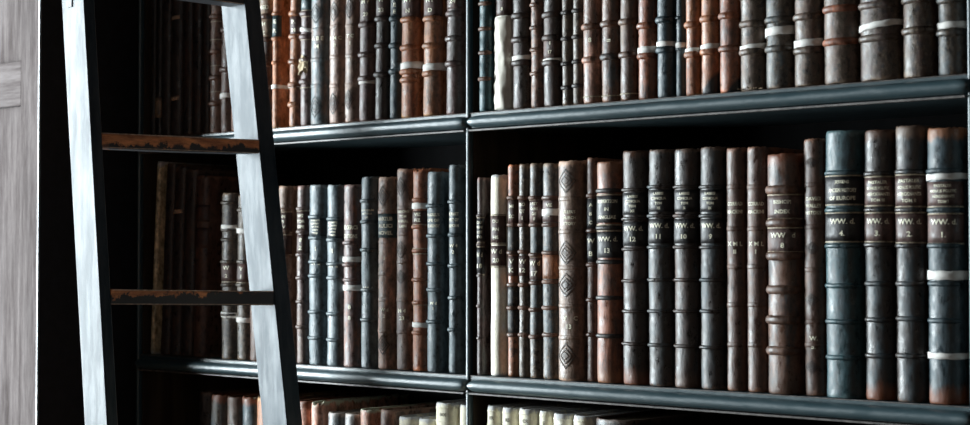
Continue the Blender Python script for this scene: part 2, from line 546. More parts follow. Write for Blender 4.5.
YS = .014
BOOKS = [
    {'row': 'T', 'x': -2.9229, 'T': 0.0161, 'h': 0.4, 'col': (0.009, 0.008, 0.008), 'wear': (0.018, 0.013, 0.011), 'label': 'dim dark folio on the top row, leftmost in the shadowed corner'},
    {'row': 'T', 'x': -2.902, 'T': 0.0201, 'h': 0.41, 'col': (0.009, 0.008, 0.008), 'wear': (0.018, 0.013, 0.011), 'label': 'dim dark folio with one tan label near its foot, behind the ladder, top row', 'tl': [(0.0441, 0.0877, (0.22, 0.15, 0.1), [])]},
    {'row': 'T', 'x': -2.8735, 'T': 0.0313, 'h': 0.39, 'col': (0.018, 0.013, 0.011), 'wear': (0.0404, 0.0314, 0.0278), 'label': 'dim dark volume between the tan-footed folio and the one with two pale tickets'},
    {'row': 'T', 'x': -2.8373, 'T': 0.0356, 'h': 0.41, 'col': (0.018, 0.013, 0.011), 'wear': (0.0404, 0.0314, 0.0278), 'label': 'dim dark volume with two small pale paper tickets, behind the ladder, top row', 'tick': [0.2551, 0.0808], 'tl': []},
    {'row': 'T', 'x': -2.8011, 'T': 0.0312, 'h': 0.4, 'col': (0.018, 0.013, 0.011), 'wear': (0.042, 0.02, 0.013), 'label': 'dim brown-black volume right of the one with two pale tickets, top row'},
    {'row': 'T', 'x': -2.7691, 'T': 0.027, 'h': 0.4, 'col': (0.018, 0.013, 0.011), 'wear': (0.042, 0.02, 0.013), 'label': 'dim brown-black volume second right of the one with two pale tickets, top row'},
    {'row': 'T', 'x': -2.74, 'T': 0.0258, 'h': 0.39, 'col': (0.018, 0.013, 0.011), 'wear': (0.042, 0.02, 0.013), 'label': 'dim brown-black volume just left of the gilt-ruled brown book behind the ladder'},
    {'row': 'T', 'x': -2.7077, 'T': 0.0331, 'h': 0.4, 'col': (0.075, 0.036, 0.022), 'wear': (0.143, 0.0728, 0.0476), 'label': 'narrow brown book with gilt double rules, just left of the ladder rail, top row', 'bands': [0.2448, 0.1712, 0.1166, 0.0621, 0.3089], 'rules': [0.2343, 0.1964, 0.1418, 0.0872]},
    {'row': 'T', 'x': -2.672, 'T': 0.0328, 'h': 0.4, 'col': (0.042, 0.02, 0.013), 'wear': (0.0836, 0.044, 0.0314), 'label': 'dark brown book with a white paper band, half behind the ladder rail, top row', 'bands': [0.2142, 0.1308, 0.2976], 'papers': [(0.0766, 0.0104, 0.05)]},
    {'row': 'T', 'x': -2.6323, 'T': 0.0411, 'h': 0.4, 'col': (0.075, 0.036, 0.022), 'wear': (0.143, 0.0728, 0.0476), 'label': 'brown book on the top row hidden almost wholly by the grey ladder rail'},
    {'row': 'T', 'x': -2.5897, 'T': 0.0386, 'h': 0.4, 'col': (0.075, 0.036, 0.022), 'wear': (0.143, 0.0728, 0.0476), 'label': 'brown book on the top row behind the dark front edge of the ladder rail'},
    {'row': 'T', 'x': -2.55, 'T': 0.0352, 'h': 0.3879, 'col': (0.075, 0.036, 0.022), 'wear': (0.036, 0.05, 0.056), 'label': 'brown book with tan label and slate lower half, first right of ladder, top row', 'bands': [0.2293, 0.1824, 0.1315, 0.0847, 0.0441, 0.2782, 0.3271], 'tl': [(0.1844, 0.2252, (0.22, 0.15, 0.1), ['H', 'Z']), (0.2354, 0.2802, (0.22, 0.15, 0.1), ['ARS', 'MED'])]},
    {'row': 'T', 'x': -2.5191, 'T': 0.0211, 'h': 0.3936, 'col': (0.2, 0.082, 0.038), 'wear': (0.368, 0.1556, 0.0764), 'label': 'thin orange-brown book with dark green label and white band, showing its red-brown side', 'bands': [0.233, 0.1823, 0.1336, 0.2827, 0.3324], 'papers': [(0.0851, 0.0081, 0.0)], 'tl': [(0.1863, 0.2289, (0.02, 0.045, 0.05), ['E', 'R'])]},
    {'row': 'T', 'x': -2.4605, 'T': 0.0291, 'h': 0.3993, 'col': (0.2, 0.082, 0.038), 'wear': (0.075, 0.036, 0.022), 'label': 'thin orange-brown book with purple-brown label and narrow white band, top row', 'bands': [0.2269, 0.1809, 0.1308, 0.0848, 0.0449, 0.2749, 0.323], 'papers': [(0.0838, 0.009, 0.03)], 'tl': [(0.1829, 0.2209, (0.075, 0.042, 0.036), ['P.', 'M'])]},
    {'row': 'T', 'x': -2.4276, 'T': 0.031, 'h': 0.41, 'col': (0.06, 0.037, 0.034), 'wear': (0.116, 0.0746, 0.0692), 'label': 'thin teal-headed book with white strips and a torn paper scrap on its spine', 'bands': [0.2237, 0.1779, 0.1322, 0.0885, 0.2695, 0.3152, 0.361], 'rules': [0.2296, 0.2177, 0.1819, 0.1719, 0.0766], 'papers': [(0.1918, 0.008, -0.12)], 'tl': [(0.2316, 0.2635, (0.02, 0.045, 0.05), [])], 'torn': 0.1242},
    {'row': 'T', 'x': -2.3849, 'T': 0.0488, 'h': 0.3907, 'col': (0.036, 0.05, 0.056), 'wear': (0.105, 0.064, 0.048), 'label': 'thick slate-blue folio stamped with lozenges, top row', 'flat': [0.187, 0.128, 0.0769], 'tl': [(0.1438, 0.1792, None, ['A B E', 'M'])], 'loz': [(0.2185, 0.0394), (0.0357, 0.0432)]},
    {'row': 'T', 'x': -2.3374, 'T': 0.0404, 'h': 0.3964, 'col': (0.105, 0.064, 0.048), 'wear': (0.197, 0.1232, 0.0944), 'label': 'grey-brown lozenge-stamped folio, the wider one beside the slate-blue folio, top row', 'flat': [0.1889, 0.1304, 0.0739], 'tl': [(0.144, 0.1752, None, ['A M C', 'II'])], 'loz': [(0.2182, 0.039), (0.0389, 0.0428)]},
    {'row': 'T', 'x': -2.2956, 'T': 0.0377, 'h': 0.4021, 'col': (0.105, 0.064, 0.048), 'wear': (0.115, 0.074, 0.052), 'label': 'grey-brown lozenge-stamped folio, the narrower one left of a white-banded brown folio, top row', 'flat': [0.1871, 0.129, 0.073], 'tl': [(0.1445, 0.1754, None, ['T C', 'I'])], 'loz': [(0.2199, 0.0387), (0.0441, 0.0386)]},
    {'row': 'T', 'x': -2.2539, 'T': 0.04, 'h': 0.3879, 'col': (0.06, 0.037, 0.034), 'wear': (0.116, 0.0746, 0.0692), 'label': 'dark brown folio with one low white band, left of two thin dark books', 'bands': [0.1849, 0.1274, 0.0815, 0.2366, 0.2883, 0.34], 'rules': [0.1878], 'papers': [(0.0758, 0.0077, 0.0)], 'tl': [(0.1888, 0.2444, (0.075, 0.042, 0.036), ['M r', '29'])]},
    {'row': 'T', 'x': -2.2132, 'T': 0.0357, 'h': 0.3936, 'col': (0.018, 0.013, 0.011), 'wear': (0.06, 0.037, 0.034), 'label': 'thin blackish-purple book with gilt lettering at its head, left of a thin blue-black one', 'bands': [0.1927, 0.1414, 0.0863, 0.2459, 0.2991, 0.3523], 'tl': [(0.1965, 0.2403, (0.075, 0.042, 0.036), ['H', '33'])]},
    {'row': 'T', 'x': -2.1783, 'T': 0.0285, 'h': 0.3993, 'col': (0.014, 0.026, 0.032), 'wear': (0.0332, 0.0548, 0.0656), 'label': 'thin blue-black book with gilt lettering at its head, left of two orange calf folios', 'bands': [0.1897, 0.1388, 0.0897, 0.2397, 0.2897, 0.3397], 'tl': [(0.1935, 0.237, (0.02, 0.03, 0.036), ['N', 'E', 'E'])]},
    {'row': 'T', 'x': -2.1408, 'T': 0.0409, 'h': 0.385, 'col': (0.2, 0.082, 0.038), 'wear': (0.14, 0.045, 0.02), 'label': 'orange calf folio with a broad white band, left one of the orange pair, top row', 'bands': [0.1835, 0.1312, 0.0863, 0.0714, 0.2321, 0.2807, 0.3293], 'papers': [(0.0975, 0.0121, 0.06)], 'tl': [(0.1873, 0.2322, (0.075, 0.042, 0.036), ['M r', 'N'])]},
    {'row': 'T', 'x': -2.0845, 'T': 0.0401, 'h': 0.3907, 'col': (0.2, 0.082, 0.038), 'wear': (0.115, 0.074, 0.052), 'label': 'orange calf folio with a broad white band, right one of the orange pair, top row', 'bands': [0.18, 0.1301, 0.0784, 0.2308, 0.2816, 0.3324], 'papers': [(0.0904, 0.0129, 0.05)], 'tl': [(0.1837, 0.2262, (0.075, 0.042, 0.036), ['H r', 'D'])]},
    {'row': 'T', 'x': -2.0297, 'T': 0.035, 'h': 0.3964, 'col': (0.06, 0.037, 0.034), 'wear': (0.08, 0.075, 0.07), 'label': 'grey-purple folio with thick ragged cords, last before the dark post, top row', 'bands': [0.1841, 0.1384, 0.0928, 0.2298, 0.2754, 0.3211], 'tl': [(0.1932, 0.2206, (0.075, 0.042, 0.036), ['24'])]},
    {'row': 'T', 'x': -1.943, 'T': 0.0265, 'h': 0.4021, 'col': (0.012, 0.036, 0.042), 'wear': (0.0296, 0.0728, 0.0836), 'label': 'dark teal book stamped with small medallions, first right of the post, top row', 'bands': [0.1928, 0.1479, 0.1048, 0.0582, 0.2368, 0.2808, 0.3248, 0.3688], 'med': [0.1695, 0.1264, 0.0815, 0.0349], 'bandcol': (0.075, 0.036, 0.022), 'yo': -0.012},
    {'row': 'T', 'x': -1.9085, 'T': 0.0371, 'h': 0.3879, 'col': (0.72, 0.68, 0.6), 'wear': (1, 1, 1), 'label': 'book in a creased white paper wrapper below a brown spine label, top row', 'tl': [(0.1686, 0.2113, (0.05, 0.022, 0.016), ['S', '8'])], 'crease': 1},
    {'row': 'T', 'x': -1.8681, 'T': 0.0379, 'h': 0.3936, 'col': (0.018, 0.013, 0.011), 'wear': (0.06, 0.037, 0.034), 'label': 'dark brown-black folio with a white band, right of the paper-wrapped book', 'bands': [0.1646, 0.1223, 0.0818, 0.206, 0.2474, 0.2888, 0.3302], 'papers': [(0.0906, 0.0079, 0.04)]},
    {'row': 'T', 'x': -1.8329, 'T': 0.027, 'h': 0.3993, 'col': (0.075, 0.036, 0.022), 'wear': (0.143, 0.0728, 0.0476), 'label': 'narrow brown book with mottled spine between two dark white-banded folios', 'bands': [0.1809, 0.1407, 0.1022, 0.0603, 0.2203, 0.2596, 0.2989, 0.3383], 'mot': 1},
    {'row': 'T', 'x': -1.7985, 'T': 0.0362, 'h': 0.385, 'col': (0.018, 0.013, 0.011), 'wear': (0.042, 0.02, 0.013), 'label': 'dark folio with brown shelf label and white band, right of the narrow mottled brown book', 'bands': [0.1595, 0.1197, 0.0764, 0.2011, 0.2426, 0.2842, 0.3257], 'papers': [(0.0799, 0.0078, 0.04)], 'tl': [(0.0851, 0.1197, (0.05, 0.022, 0.016), ['I', '17'])]},
    {'row': 'T', 'x': -1.767, 'T': 0.0213, 'h': 0.3907, 'col': (0.042, 0.031, 0.022), 'wear': (0.0836, 0.0638, 0.0476), 'label': 'thin dark grey-green mottled book, left one of the mottled pair, top row', 'bands': [0.1606, 0.1158, 0.0728, 0.0315, 0.2045, 0.2484, 0.2923, 0.3362], 'bandcol': (0.018, 0.013, 0.011), 'mot': 1},
    {'row': 'T', 'x': -1.743, 'T': 0.021, 'h': 0.3964, 'col': (0.042, 0.031, 0.022), 'wear': (0.0836, 0.0638, 0.0476), 'label': 'thin dark grey-green mottled book, right one of the mottled pair, top row', 'bands': [0.1617, 0.1171, 0.0743, 0.0333, 0.2054, 0.2491, 0.2928, 0.3365], 'bandcol': (0.018, 0.013, 0.011), 'mot': 1},
    {'row': 'T', 'x': -1.7114, 'T': 0.0366, 'h': 0.4021, 'col': (0.075, 0.036, 0.022), 'wear': (0.33, 0.16, 0.11), 'label': 'red-brown folio with pale ruled cords, first of three alike on the top row', 'bands': [0.1307, 0.0747, 0.1867, 0.2427, 0.2987, 0.3547], 'rules': [0.134, 0.0781, 0.012], 'tl': [(0.095, 0.1205, None, ['8'])]},
    {'row': 'T', 'x': -1.6724, 'T': 0.0358, 'h': 0.3879, 'col': (0.075, 0.036, 0.022), 'wear': (0.036, 0.05, 0.056), 'label': 'red-brown folio with pale ruled cords and grey-scuffed foot, middle of three alike, top row', 'bands': [0.1321, 0.0766, 0.1876, 0.2431, 0.2986, 0.3541], 'rules': [0.1354, 0.08, 0.0111], 'tl': [(0.0951, 0.1119, None, ['='])]},
    {'row': 'T', 'x': -1.6345, 'T': 0.0343, 'h': 0.3936, 'col': (0.042, 0.02, 0.013), 'wear': (0.115, 0.074, 0.052), 'label': 'brown folio with pale ruled cords, last of three alike on the top row', 'bands': [0.1319, 0.0769, 0.1869, 0.2419, 0.2969, 0.3519], 'rules': [0.1352, 0.0803, 0.012]},
    {'row': 'T', 'x': -1.5968, 'T': 0.0354, 'h': 0.3993, 'col': (0.14, 0.045, 0.02), 'wear': (0.009, 0.008, 0.008), 'label': 'orange-and-black scuffed folio with a white band, left of two blue-black ones', 'bands': [0.1217, 0.0722, 0.1712, 0.2207, 0.2702, 0.3197, 0.3692], 'papers': [(0.0812, 0.0115, 0.05)]},
    {'row': 'T', 'x': -1.5598, 'T': 0.033, 'h': 0.385, 'col': (0.014, 0.026, 0.032), 'wear': (0.036, 0.05, 0.056), 'label': 'blue-black folio with a white band, wider one of the blue-black pair, top row', 'bands': [0.1281, 0.079, 0.1772, 0.2263, 0.2754, 0.3245], 'papers': [(0.0888, 0.0082, -0.02)]},
    {'row': 'T', 'x': -1.5317, 'T': 0.0177, 'h': 0.3907, 'col': (0.014, 0.026, 0.032), 'wear': (0.036, 0.05, 0.056), 'label': 'thin blue-black book with a white band, squeezed beside an orange calf volume, top row', 'bands': [0.1293, 0.0789, 0.1797, 0.2301, 0.2805, 0.3309], 'papers': [(0.0846, 0.0081, 0.0)]},
    {'row': 'T', 'x': -1.5065, 'T': 0.0271, 'h': 0.3964, 'col': (0.2, 0.082, 0.038), 'wear': (0.14, 0.045, 0.02), 'label': 'orange-brown book with a white band, right of the thin blue-black book', 'bands': [0.1152, 0.0667, 0.1637, 0.2122, 0.2607, 0.3092, 0.3577], 'papers': [(0.0732, 0.0081, 0.06)]},
    {'row': 'T', 'x': -1.4738, 'T': 0.0327, 'h': 0.4021, 'col': (0.2, 0.082, 0.038), 'wear': (0.14, 0.045, 0.02), 'label': 'bright orange-brown folio with white band and a black patch at its left foot', 'bands': [0.1215, 0.0686, 0.1744, 0.2273, 0.2802, 0.3331], 'papers': [(0.0766, 0.0088, 0.06)], 'patch': (0.0174, -1)},
    {'row': 'T', 'x': -1.4363, 'T': 0.0368, 'h': 0.3879, 'col': (0.14, 0.045, 0.02), 'wear': (0.042, 0.02, 0.013), 'label': 'orange-brown folio without paper band, a dark diagonal stain at its foot', 'bands': [0.1225, 0.0701, 0.1749, 0.2273, 0.2797, 0.3321], 'patch': (0.002, -1)},
    {'row': 'T', 'x': -1.3931, 'T': 0.044, 'h': 0.3936, 'col': (0.042, 0.031, 0.022), 'wear': (0.105, 0.064, 0.048), 'label': 'mottled brown folio with white band and a frayed scrap sticking out at its foot', 'bands': [0.1054, 0.0616, 0.1492, 0.193, 0.2368, 0.2806, 0.3244], 'papers': [(0.0678, 0.0094, 0.07)], 'mot': 1, 'fray': 1},
    {'row': 'T', 'x': -1.3443, 'T': 0.0479, 'h': 0.3993, 'col': (0.042, 0.031, 0.022), 'wear': (0.036, 0.05, 0.056), 'label': 'mottled grey-teal folio with a white band high up, top row', 'bands': [0.1069, 0.062, 0.1518, 0.1967, 0.2416, 0.2865, 0.3314], 'papers': [(0.0891, 0.0124, 0.05)], 'mot': 1},
    {'row': 'T', 'x': -1.2932, 'T': 0.0487, 'h': 0.385, 'col': (0.042, 0.031, 0.022), 'wear': (0.105, 0.064, 0.048), 'label': 'thick mottled grey-brown folio with white band, left of a bandless one', 'bands': [0.1065, 0.0546, 0.1584, 0.2103, 0.2622, 0.3141], 'papers': [(0.0661, 0.0107, 0.04)], 'mot': 1},
    {'row': 'T', 'x': -1.2374, 'T': 0.0573, 'h': 0.3907, 'col': (0.042, 0.031, 0.022), 'wear': (0.105, 0.064, 0.048), 'label': 'thick mottled folio with rusty cords and no paper band, top row', 'bands': [0.1128, 0.0632, 0.1624, 0.212, 0.2616, 0.3112], 'bandcol': (0.14, 0.045, 0.02), 'mot': 1},
    {'row': 'T', 'x': -1.1724, 'T': 0.067, 'h': 0.3964, 'col': (0.042, 0.031, 0.022), 'wear': (0.06, 0.037, 0.034), 'label': 'very thick mottled brown folio with an aslant white paper band, top row', 'bands': [0.1117, 0.0631, 0.1603, 0.2089, 0.2575, 0.3061, 0.3547], 'papers': [(0.0815, 0.0088, 0.1)], 'mot': 1},
    {'row': 'T', 'x': -1.1107, 'T': 0.0508, 'h': 0.4021, 'col': (0.042, 0.031, 0.022), 'wear': (0.042, 0.02, 0.013), 'label': 'mottled brown folio without paper band, second from the right end, top row', 'bands': [0.1134, 0.0684, 0.1584, 0.2034, 0.2484, 0.2934, 0.3384], 'mot': 1},
    {'row': 'T', 'x': -1.063, 'T': 0.0391, 'h': 0.3879, 'col': (0.042, 0.031, 0.022), 'wear': (0.036, 0.05, 0.056), 'label': 'mottled grey folio with level white band, at the right end of the top row', 'bands': [0.109, 0.0616, 0.1564, 0.2038, 0.2512, 0.2986, 0.346], 'papers': [(0.0724, 0.0093, 0.03)], 'mot': 1},
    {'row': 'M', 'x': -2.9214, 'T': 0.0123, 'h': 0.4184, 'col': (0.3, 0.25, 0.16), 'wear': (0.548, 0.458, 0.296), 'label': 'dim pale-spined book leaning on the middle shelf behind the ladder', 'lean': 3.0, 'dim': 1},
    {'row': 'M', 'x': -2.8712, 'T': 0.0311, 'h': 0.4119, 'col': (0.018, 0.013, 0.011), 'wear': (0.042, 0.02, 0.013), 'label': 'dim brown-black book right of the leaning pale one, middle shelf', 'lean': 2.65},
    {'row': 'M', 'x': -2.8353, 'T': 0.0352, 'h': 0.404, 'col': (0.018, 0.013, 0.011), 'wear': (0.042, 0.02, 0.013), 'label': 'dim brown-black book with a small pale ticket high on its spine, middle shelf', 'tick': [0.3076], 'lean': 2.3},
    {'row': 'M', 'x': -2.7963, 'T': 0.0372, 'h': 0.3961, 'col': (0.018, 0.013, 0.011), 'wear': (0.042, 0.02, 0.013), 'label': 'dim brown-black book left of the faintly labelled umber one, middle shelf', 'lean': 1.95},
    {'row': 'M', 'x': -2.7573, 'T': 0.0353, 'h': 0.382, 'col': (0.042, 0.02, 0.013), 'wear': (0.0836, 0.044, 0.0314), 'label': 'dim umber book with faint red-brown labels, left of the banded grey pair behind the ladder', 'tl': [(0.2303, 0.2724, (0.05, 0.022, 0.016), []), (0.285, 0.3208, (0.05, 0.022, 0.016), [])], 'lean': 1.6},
    {'row': 'M', 'x': -2.6568, 'T': 0.0452, 'h': 0.3434, 'col': (0.042, 0.031, 0.022), 'wear': (0.018, 0.013, 0.011), 'label': 'dark grey book with white strip and brown label, left of the ladder rail, middle shelf', 'bands': [0.3228, 0.267, 0.2463, 0.201, 0.1536, 0.1144, 0.0918], 'rules': [0.201, 0.1597], 'papers': [(0.2721, 0.0103, -0.03), (0.0918, 0.0103, -0.03)], 'tl': [(0.1618, 0.1989, (0.05, 0.022, 0.016), ['VV', '2'])], 'mot': 1},
    {'row': 'M', 'x': -2.6123, 'T': 0.0383, 'h': 0.3382, 'col': (0.042, 0.031, 0.022), 'wear': (0.0836, 0.0638, 0.0476), 'label': 'dark grey book with a low white strip, half hidden by the ladder rail, middle shelf', 'bands': [0.3075, 0.201, 0.154], 'rules': [0.199, 0.1581], 'papers': [(0.2645, 0.0102, -0.03), (0.0825, 0.0102, -0.03)], 'tl': [(0.1601, 0.1969, (0.05, 0.022, 0.016), ['V', '1'])], 'mot': 1},
    {'row': 'M', 'x': -2.5703, 'T': 0.0401, 'h': 0.3473, 'col': (0.042, 0.02, 0.013), 'wear': (0.0836, 0.044, 0.0314), 'label': 'brown book on the middle shelf hidden behind the ladder rail'},
    {'row': 'M', 'x': -2.5282, 'T': 0.0385, 'h': 0.3502, 'col': (0.042, 0.02, 0.013), 'wear': (0.0836, 0.044, 0.0314), 'label': 'brown book on the middle shelf behind the dark front edge of the ladder'},
    {'row': 'M', 'x': -2.4897, 'T': 0.0328, 'h': 0.3532, 'col': (0.115, 0.074, 0.052), 'wear': (0.075, 0.036, 0.022), 'label': 'tan-edged brown book with tiny gilt labels, first right of the ladder, middle shelf', 'bands': [0.3051, 0.2611, 0.2132, 0.1732, 0.1254, 0.0756, 0.0317], 'rules': [0.3011, 0.2591, 0.2551, 0.2152], 'tl': [(0.2631, 0.2991, (0.05, 0.022, 0.016), ['AN', 'TI', 'OV']), (0.2172, 0.2531, (0.05, 0.022, 0.016), ['8', 'N'])]},
    {'row': 'M', 'x': -2.4363, 'T': 0.0289, 'h': 0.3517, 'col': (0.06, 0.037, 0.034), 'wear': (0.115, 0.074, 0.052), 'label': 'red-brown book with tiny gilt labels, left of the two slate-blue ones', 'bands': [0.3061, 0.2606, 0.2151, 0.1696, 0.1223, 0.073], 'rules': [0.3021, 0.2586], 'tl': [(0.2626, 0.3002, (0.05, 0.022, 0.016), ['HIS', 'TOR', 'OPE']), (0.219, 0.2546, (0.05, 0.022, 0.016), ['8', '2'])]},
    {'row': 'M', 'x': -2.3879, 'T': 0.048, 'h': 0.352, 'col': (0.036, 0.05, 0.056), 'wear': (0.0728, 0.098, 0.1088), 'label': 'slate-blue book with five lines of gilt title, left one of the twin slate-blue pair', 'bands': [0.2893, 0.2482, 0.2013, 0.174, 0.1037, 0.0531], 'tl': [(0.2522, 0.2874, (0.02, 0.03, 0.036), ['BURNETS', 'HISTORY', 'OF THE', 'OWN', 'TIMES']), (0.2131, 0.2404, None, ['I']), (0.1818, 0.217, None, ['W d'])]},
    {'row': 'M', 'x': -2.3392, 'T': 0.0437, 'h': 0.3506, 'col': (0.036, 0.05, 0.056), 'wear': (0.0728, 0.098, 0.1088), 'label': 'slate-blue book with five lines of gilt title, right one of the twin slate-blue pair', 'bands': [0.2847, 0.244, 0.1975, 0.1704, 0.1009, 0.0507], 'tl': [(0.2479, 0.2827, (0.02, 0.03, 0.036), ['BURNETS', 'HISTORY', 'OF THE', 'OWN', 'TIMES']), (0.2091, 0.2362, None, ['I']), (0.1782, 0.2111, None, ['W 2'])]},
    {'row': 'M', 'x': -2.292, 'T': 0.0451, 'h': 0.3492, 'col': (0.06, 0.037, 0.034), 'wear': (0.14, 0.045, 0.02), 'label': 'rusty brown book with two white strips, between the slate-blue books', 'bands': [0.2379, 0.1957, 0.167], 'papers': [(0.2063, 0.0096, 0.0), (0.1517, 0.0105, 0.0)], 'tl': [(0.2398, 0.2782, None, ['EXERCI', 'TATIONS']), (0.0809, 0.1287, None, ['B', '8'])]},
    {'row': 'M', 'x': -2.245, 'T': 0.0433, 'h': 0.363, 'col': (0.036, 0.05, 0.056), 'wear': (0.0728, 0.098, 0.1088), 'label': 'tall slate-blue book left of the brown lozenge-stamped one, middle shelf', 'bands': [0.3174, 0.2775, 0.2243, 0.1484, 0.0916], 'tl': [(0.2813, 0.3041, None, ['SCOTORUM', 'HISTORIA', 'LIB']), (0.1408, 0.1598, None, ['W d'])]},
    {'row': 'M', 'x': -2.198, 'T': 0.0451, 'h': 0.3615, 'col': (0.115, 0.074, 0.052), 'wear': (0.33, 0.16, 0.11), 'label': 'grey-brown lozenge-stamped folio with a teal title label, middle shelf', 'flat': [0.2956, 0.2392, 0.1791, 0.1303, 0.0722], 'tl': [(0.2467, 0.2918, (0.02, 0.045, 0.05), ['HARTLIB', 'AULICI', 'NOVEL']), (0.1978, 0.2204, None, ['I']), (0.0928, 0.119, None, ['W d', '2'])], 'loz': [(0.3257, 0.0376), (0.046, 0.0374)]},
    {'row': 'M', 'x': -2.1535, 'T': 0.0382, 'h': 0.375, 'col': (0.105, 0.064, 0.048), 'wear': (0.06, 0.037, 0.034), 'label': 'purple-brown lozenge-stamped folio left of the torn orange book', 'flat': [0.3023, 0.2538, 0.2017, 0.131, 0.0715], 'tl': [(0.2612, 0.3023, None, ['BARONII', 'TOM', 'ANNAL', 'LIBRI']), (0.0882, 0.1198, None, ['M 4', '23'])], 'loz': [(0.3414, 0.0373), (0.224, 0.0335), (0.1737, 0.026)]},
    {'row': 'M', 'x': -2.1143, 'T': 0.0346, 'h': 0.3755, 'col': (0.14, 0.045, 0.02), 'wear': (0.2, 0.082, 0.038), 'label': 'orange-brown book with torn headcap and two white strips, middle shelf', 'bands': [0.3163, 0.2664, 0.222, 0.1685, 0.1261, 0.0708], 'rules': [0.2701, 0.2257, 0.2165, 0.1666, 0.1224], 'papers': [(0.3052, 0.0111, 0.0), (0.0855, 0.0092, -0.03)], 'tl': [(0.2719, 0.2959, (0.05, 0.022, 0.016), ['VIZ', 'FIZ'])], 'torncap': 1},
    {'row': 'M', 'x': -2.0753, 'T': 0.0377, 'h': 0.3667, 'col': (0.036, 0.05, 0.056), 'wear': (0.0728, 0.098, 0.1088), 'label': 'slate-blue folio with a three-line gilt title, left of the taller blue one by the post', 'bands': [0.3043, 0.2494, 0.1981, 0.1505, 0.0921], 'tl': [(0.2603, 0.2952, None, ["RUSSEL'S", 'LIFE OF', 'CLARENDY']), (0.1104, 0.1323, None, ['W d', '1'])]},
    {'row': 'M', 'x': -2.0264, 'T': 0.0287, 'h': 0.3779, 'col': (0.036, 0.05, 0.056), 'wear': (0.0728, 0.098, 0.1088), 'label': 'tallest slate-blue folio, last before the dark post, middle shelf', 'bands': [0.3106, 0.2508, 0.1946, 0.1366, 0.0787], 'tl': [(0.2598, 0.2961, None, ['BURNET', 'HIST OF', 'REFORM']), (0.2127, 0.2381, None, ['W 4', '2'])]},
    {'row': 'M', 'x': -1.9566, 'T': 0.0147, 'h': 0.3524, 'col': (0.06, 0.037, 0.034), 'wear': (0.08, 0.075, 0.07), 'label': 'greyish brown book with two dark title labels, first right of the post, middle shelf', 'bands': [0.2843, 0.2323, 0.1769, 0.1232, 0.0661], 'rules': [0.2807, 0.2359, 0.2287, 0.1786], 'tl': [(0.2395, 0.2789, (0.008, 0.007, 0.008), ['DU', 'PIN', 'HIST', 'TO']), (0.1822, 0.2269, (0.008, 0.007, 0.008), ['W d', '18'])], 'yo': -0.012},
    {'row': 'M', 'x': -1.9244, 'T': 0.0305, 'h': 0.3562, 'col': (0.62, 0.58, 0.48), 'wear': (1, 1, 0.872), 'label': 'cream vellum book with a long red-brown label, middle shelf', 'rules': [0.2852, 0.2338, 0.1931], 'tl': [(0.2356, 0.2835, (0.075, 0.042, 0.036), ['DU', 'PIN', 'HIS']), (0.1949, 0.2303, (0.075, 0.042, 0.036), ['W d', '20'])], 'plain': 1},
    {'row': 'M', 'x': -1.8897, 'T': 0.0214, 'h': 0.3729, 'col': (0.14, 0.045, 0.02), 'wear': (0.2, 0.082, 0.038), 'label': 'thin book with orange head and foot and gilt-flowered dark panels, middle shelf', 'bands': [0.3147, 0.2671, 0.2178, 0.1616, 0.1212, 0.0738], 'panels': [(0.2196, 0.2636), (0.1229, 0.1581), (0.0773, 0.1194)], 'tl': [(0.2706, 0.3111, (0.05, 0.022, 0.016), ['MI', 'SC']), (0.1774, 0.2126, (0.05, 0.022, 0.016), ['V', 'K'])], 'bandcol': (0.075, 0.036, 0.022), 'footcol': (0.2, 0.082, 0.038), 'mot': 1},
    {'row': 'M', 'x': -1.8643, 'T': 0.0212, 'h': 0.3737, 'col': (0.042, 0.031, 0.022), 'wear': (0.0836, 0.0638, 0.0476), 'label': 'thin gilt-flowered dark book left of the dark folio numbered 17', 'bands': [0.3141, 0.2668, 0.2195, 0.1618, 0.1217, 0.0746], 'tl': [(0.2703, 0.3105, (0.05, 0.022, 0.016), ['BO', 'ET', 'I']), (0.1776, 0.2125, (0.05, 0.022, 0.016), ['W', '12'])], 'bandcol': (0.075, 0.036, 0.022), 'mot': 1},
    {'row': 'M', 'x': -1.8357, 'T': 0.0268, 'h': 0.3734, 'col': (0.042, 0.031, 0.022), 'wear': (0.036, 0.05, 0.056), 'label': 'gilt-flowered dark book numbered 17, between two other flowered ones', 'bands': [0.3133, 0.2664, 0.2142, 0.1656, 0.1188, 0.072], 'rules': [0.3098, 0.2681, 0.2108], 'tl': [(0.2698, 0.3098, (0.075, 0.042, 0.036), ['HIST', 'OIRE', 'DE', 'II']), (0.1708, 0.2108, (0.075, 0.042, 0.036), ['W d', '17'])], 'bandcol': (0.075, 0.036, 0.022), 'mot': 1},
    {'row': 'M', 'x': -1.8021, 'T': 0.0348, 'h': 0.372, 'col': (0.042, 0.031, 0.022), 'wear': (0.036, 0.05, 0.056), 'label': 'gilt-flowered dark book with a white strip and an orange patch where its label came off', 'bands': [0.3124, 0.2659, 0.2176, 0.1677, 0.123, 0.0766], 'papers': [(0.2874, 0.0121, 0.03)], 'tl': [(0.271, 0.3107, (0.075, 0.042, 0.036), ['VIE', 'II']), (0.1729, 0.2159, (0.2, 0.082, 0.038), [])], 'bandcol': (0.075, 0.036, 0.022), 'mot': 1},
    {'row': 'M', 'x': -1.7543, 'T': 0.0551, 'h': 0.374, 'col': (0.115, 0.074, 0.052), 'wear': (0.105, 0.064, 0.048), 'label': 'wide grey-brown folio with large stamped lozenges and gilt title, middle shelf', 'flat': [0.3093, 0.2532, 0.192, 0.1275, 0.0733], 'tl': [(0.26, 0.294, None, ["FULLER'S", 'CHURCH', 'HISTORY']), (0.0835, 0.1157, None, ['W    C', '13'])], 'loz': [(0.3399, 0.0409), (0.2175, 0.0408), (0.1632, 0.0407), (0.0428, 0.044)]},
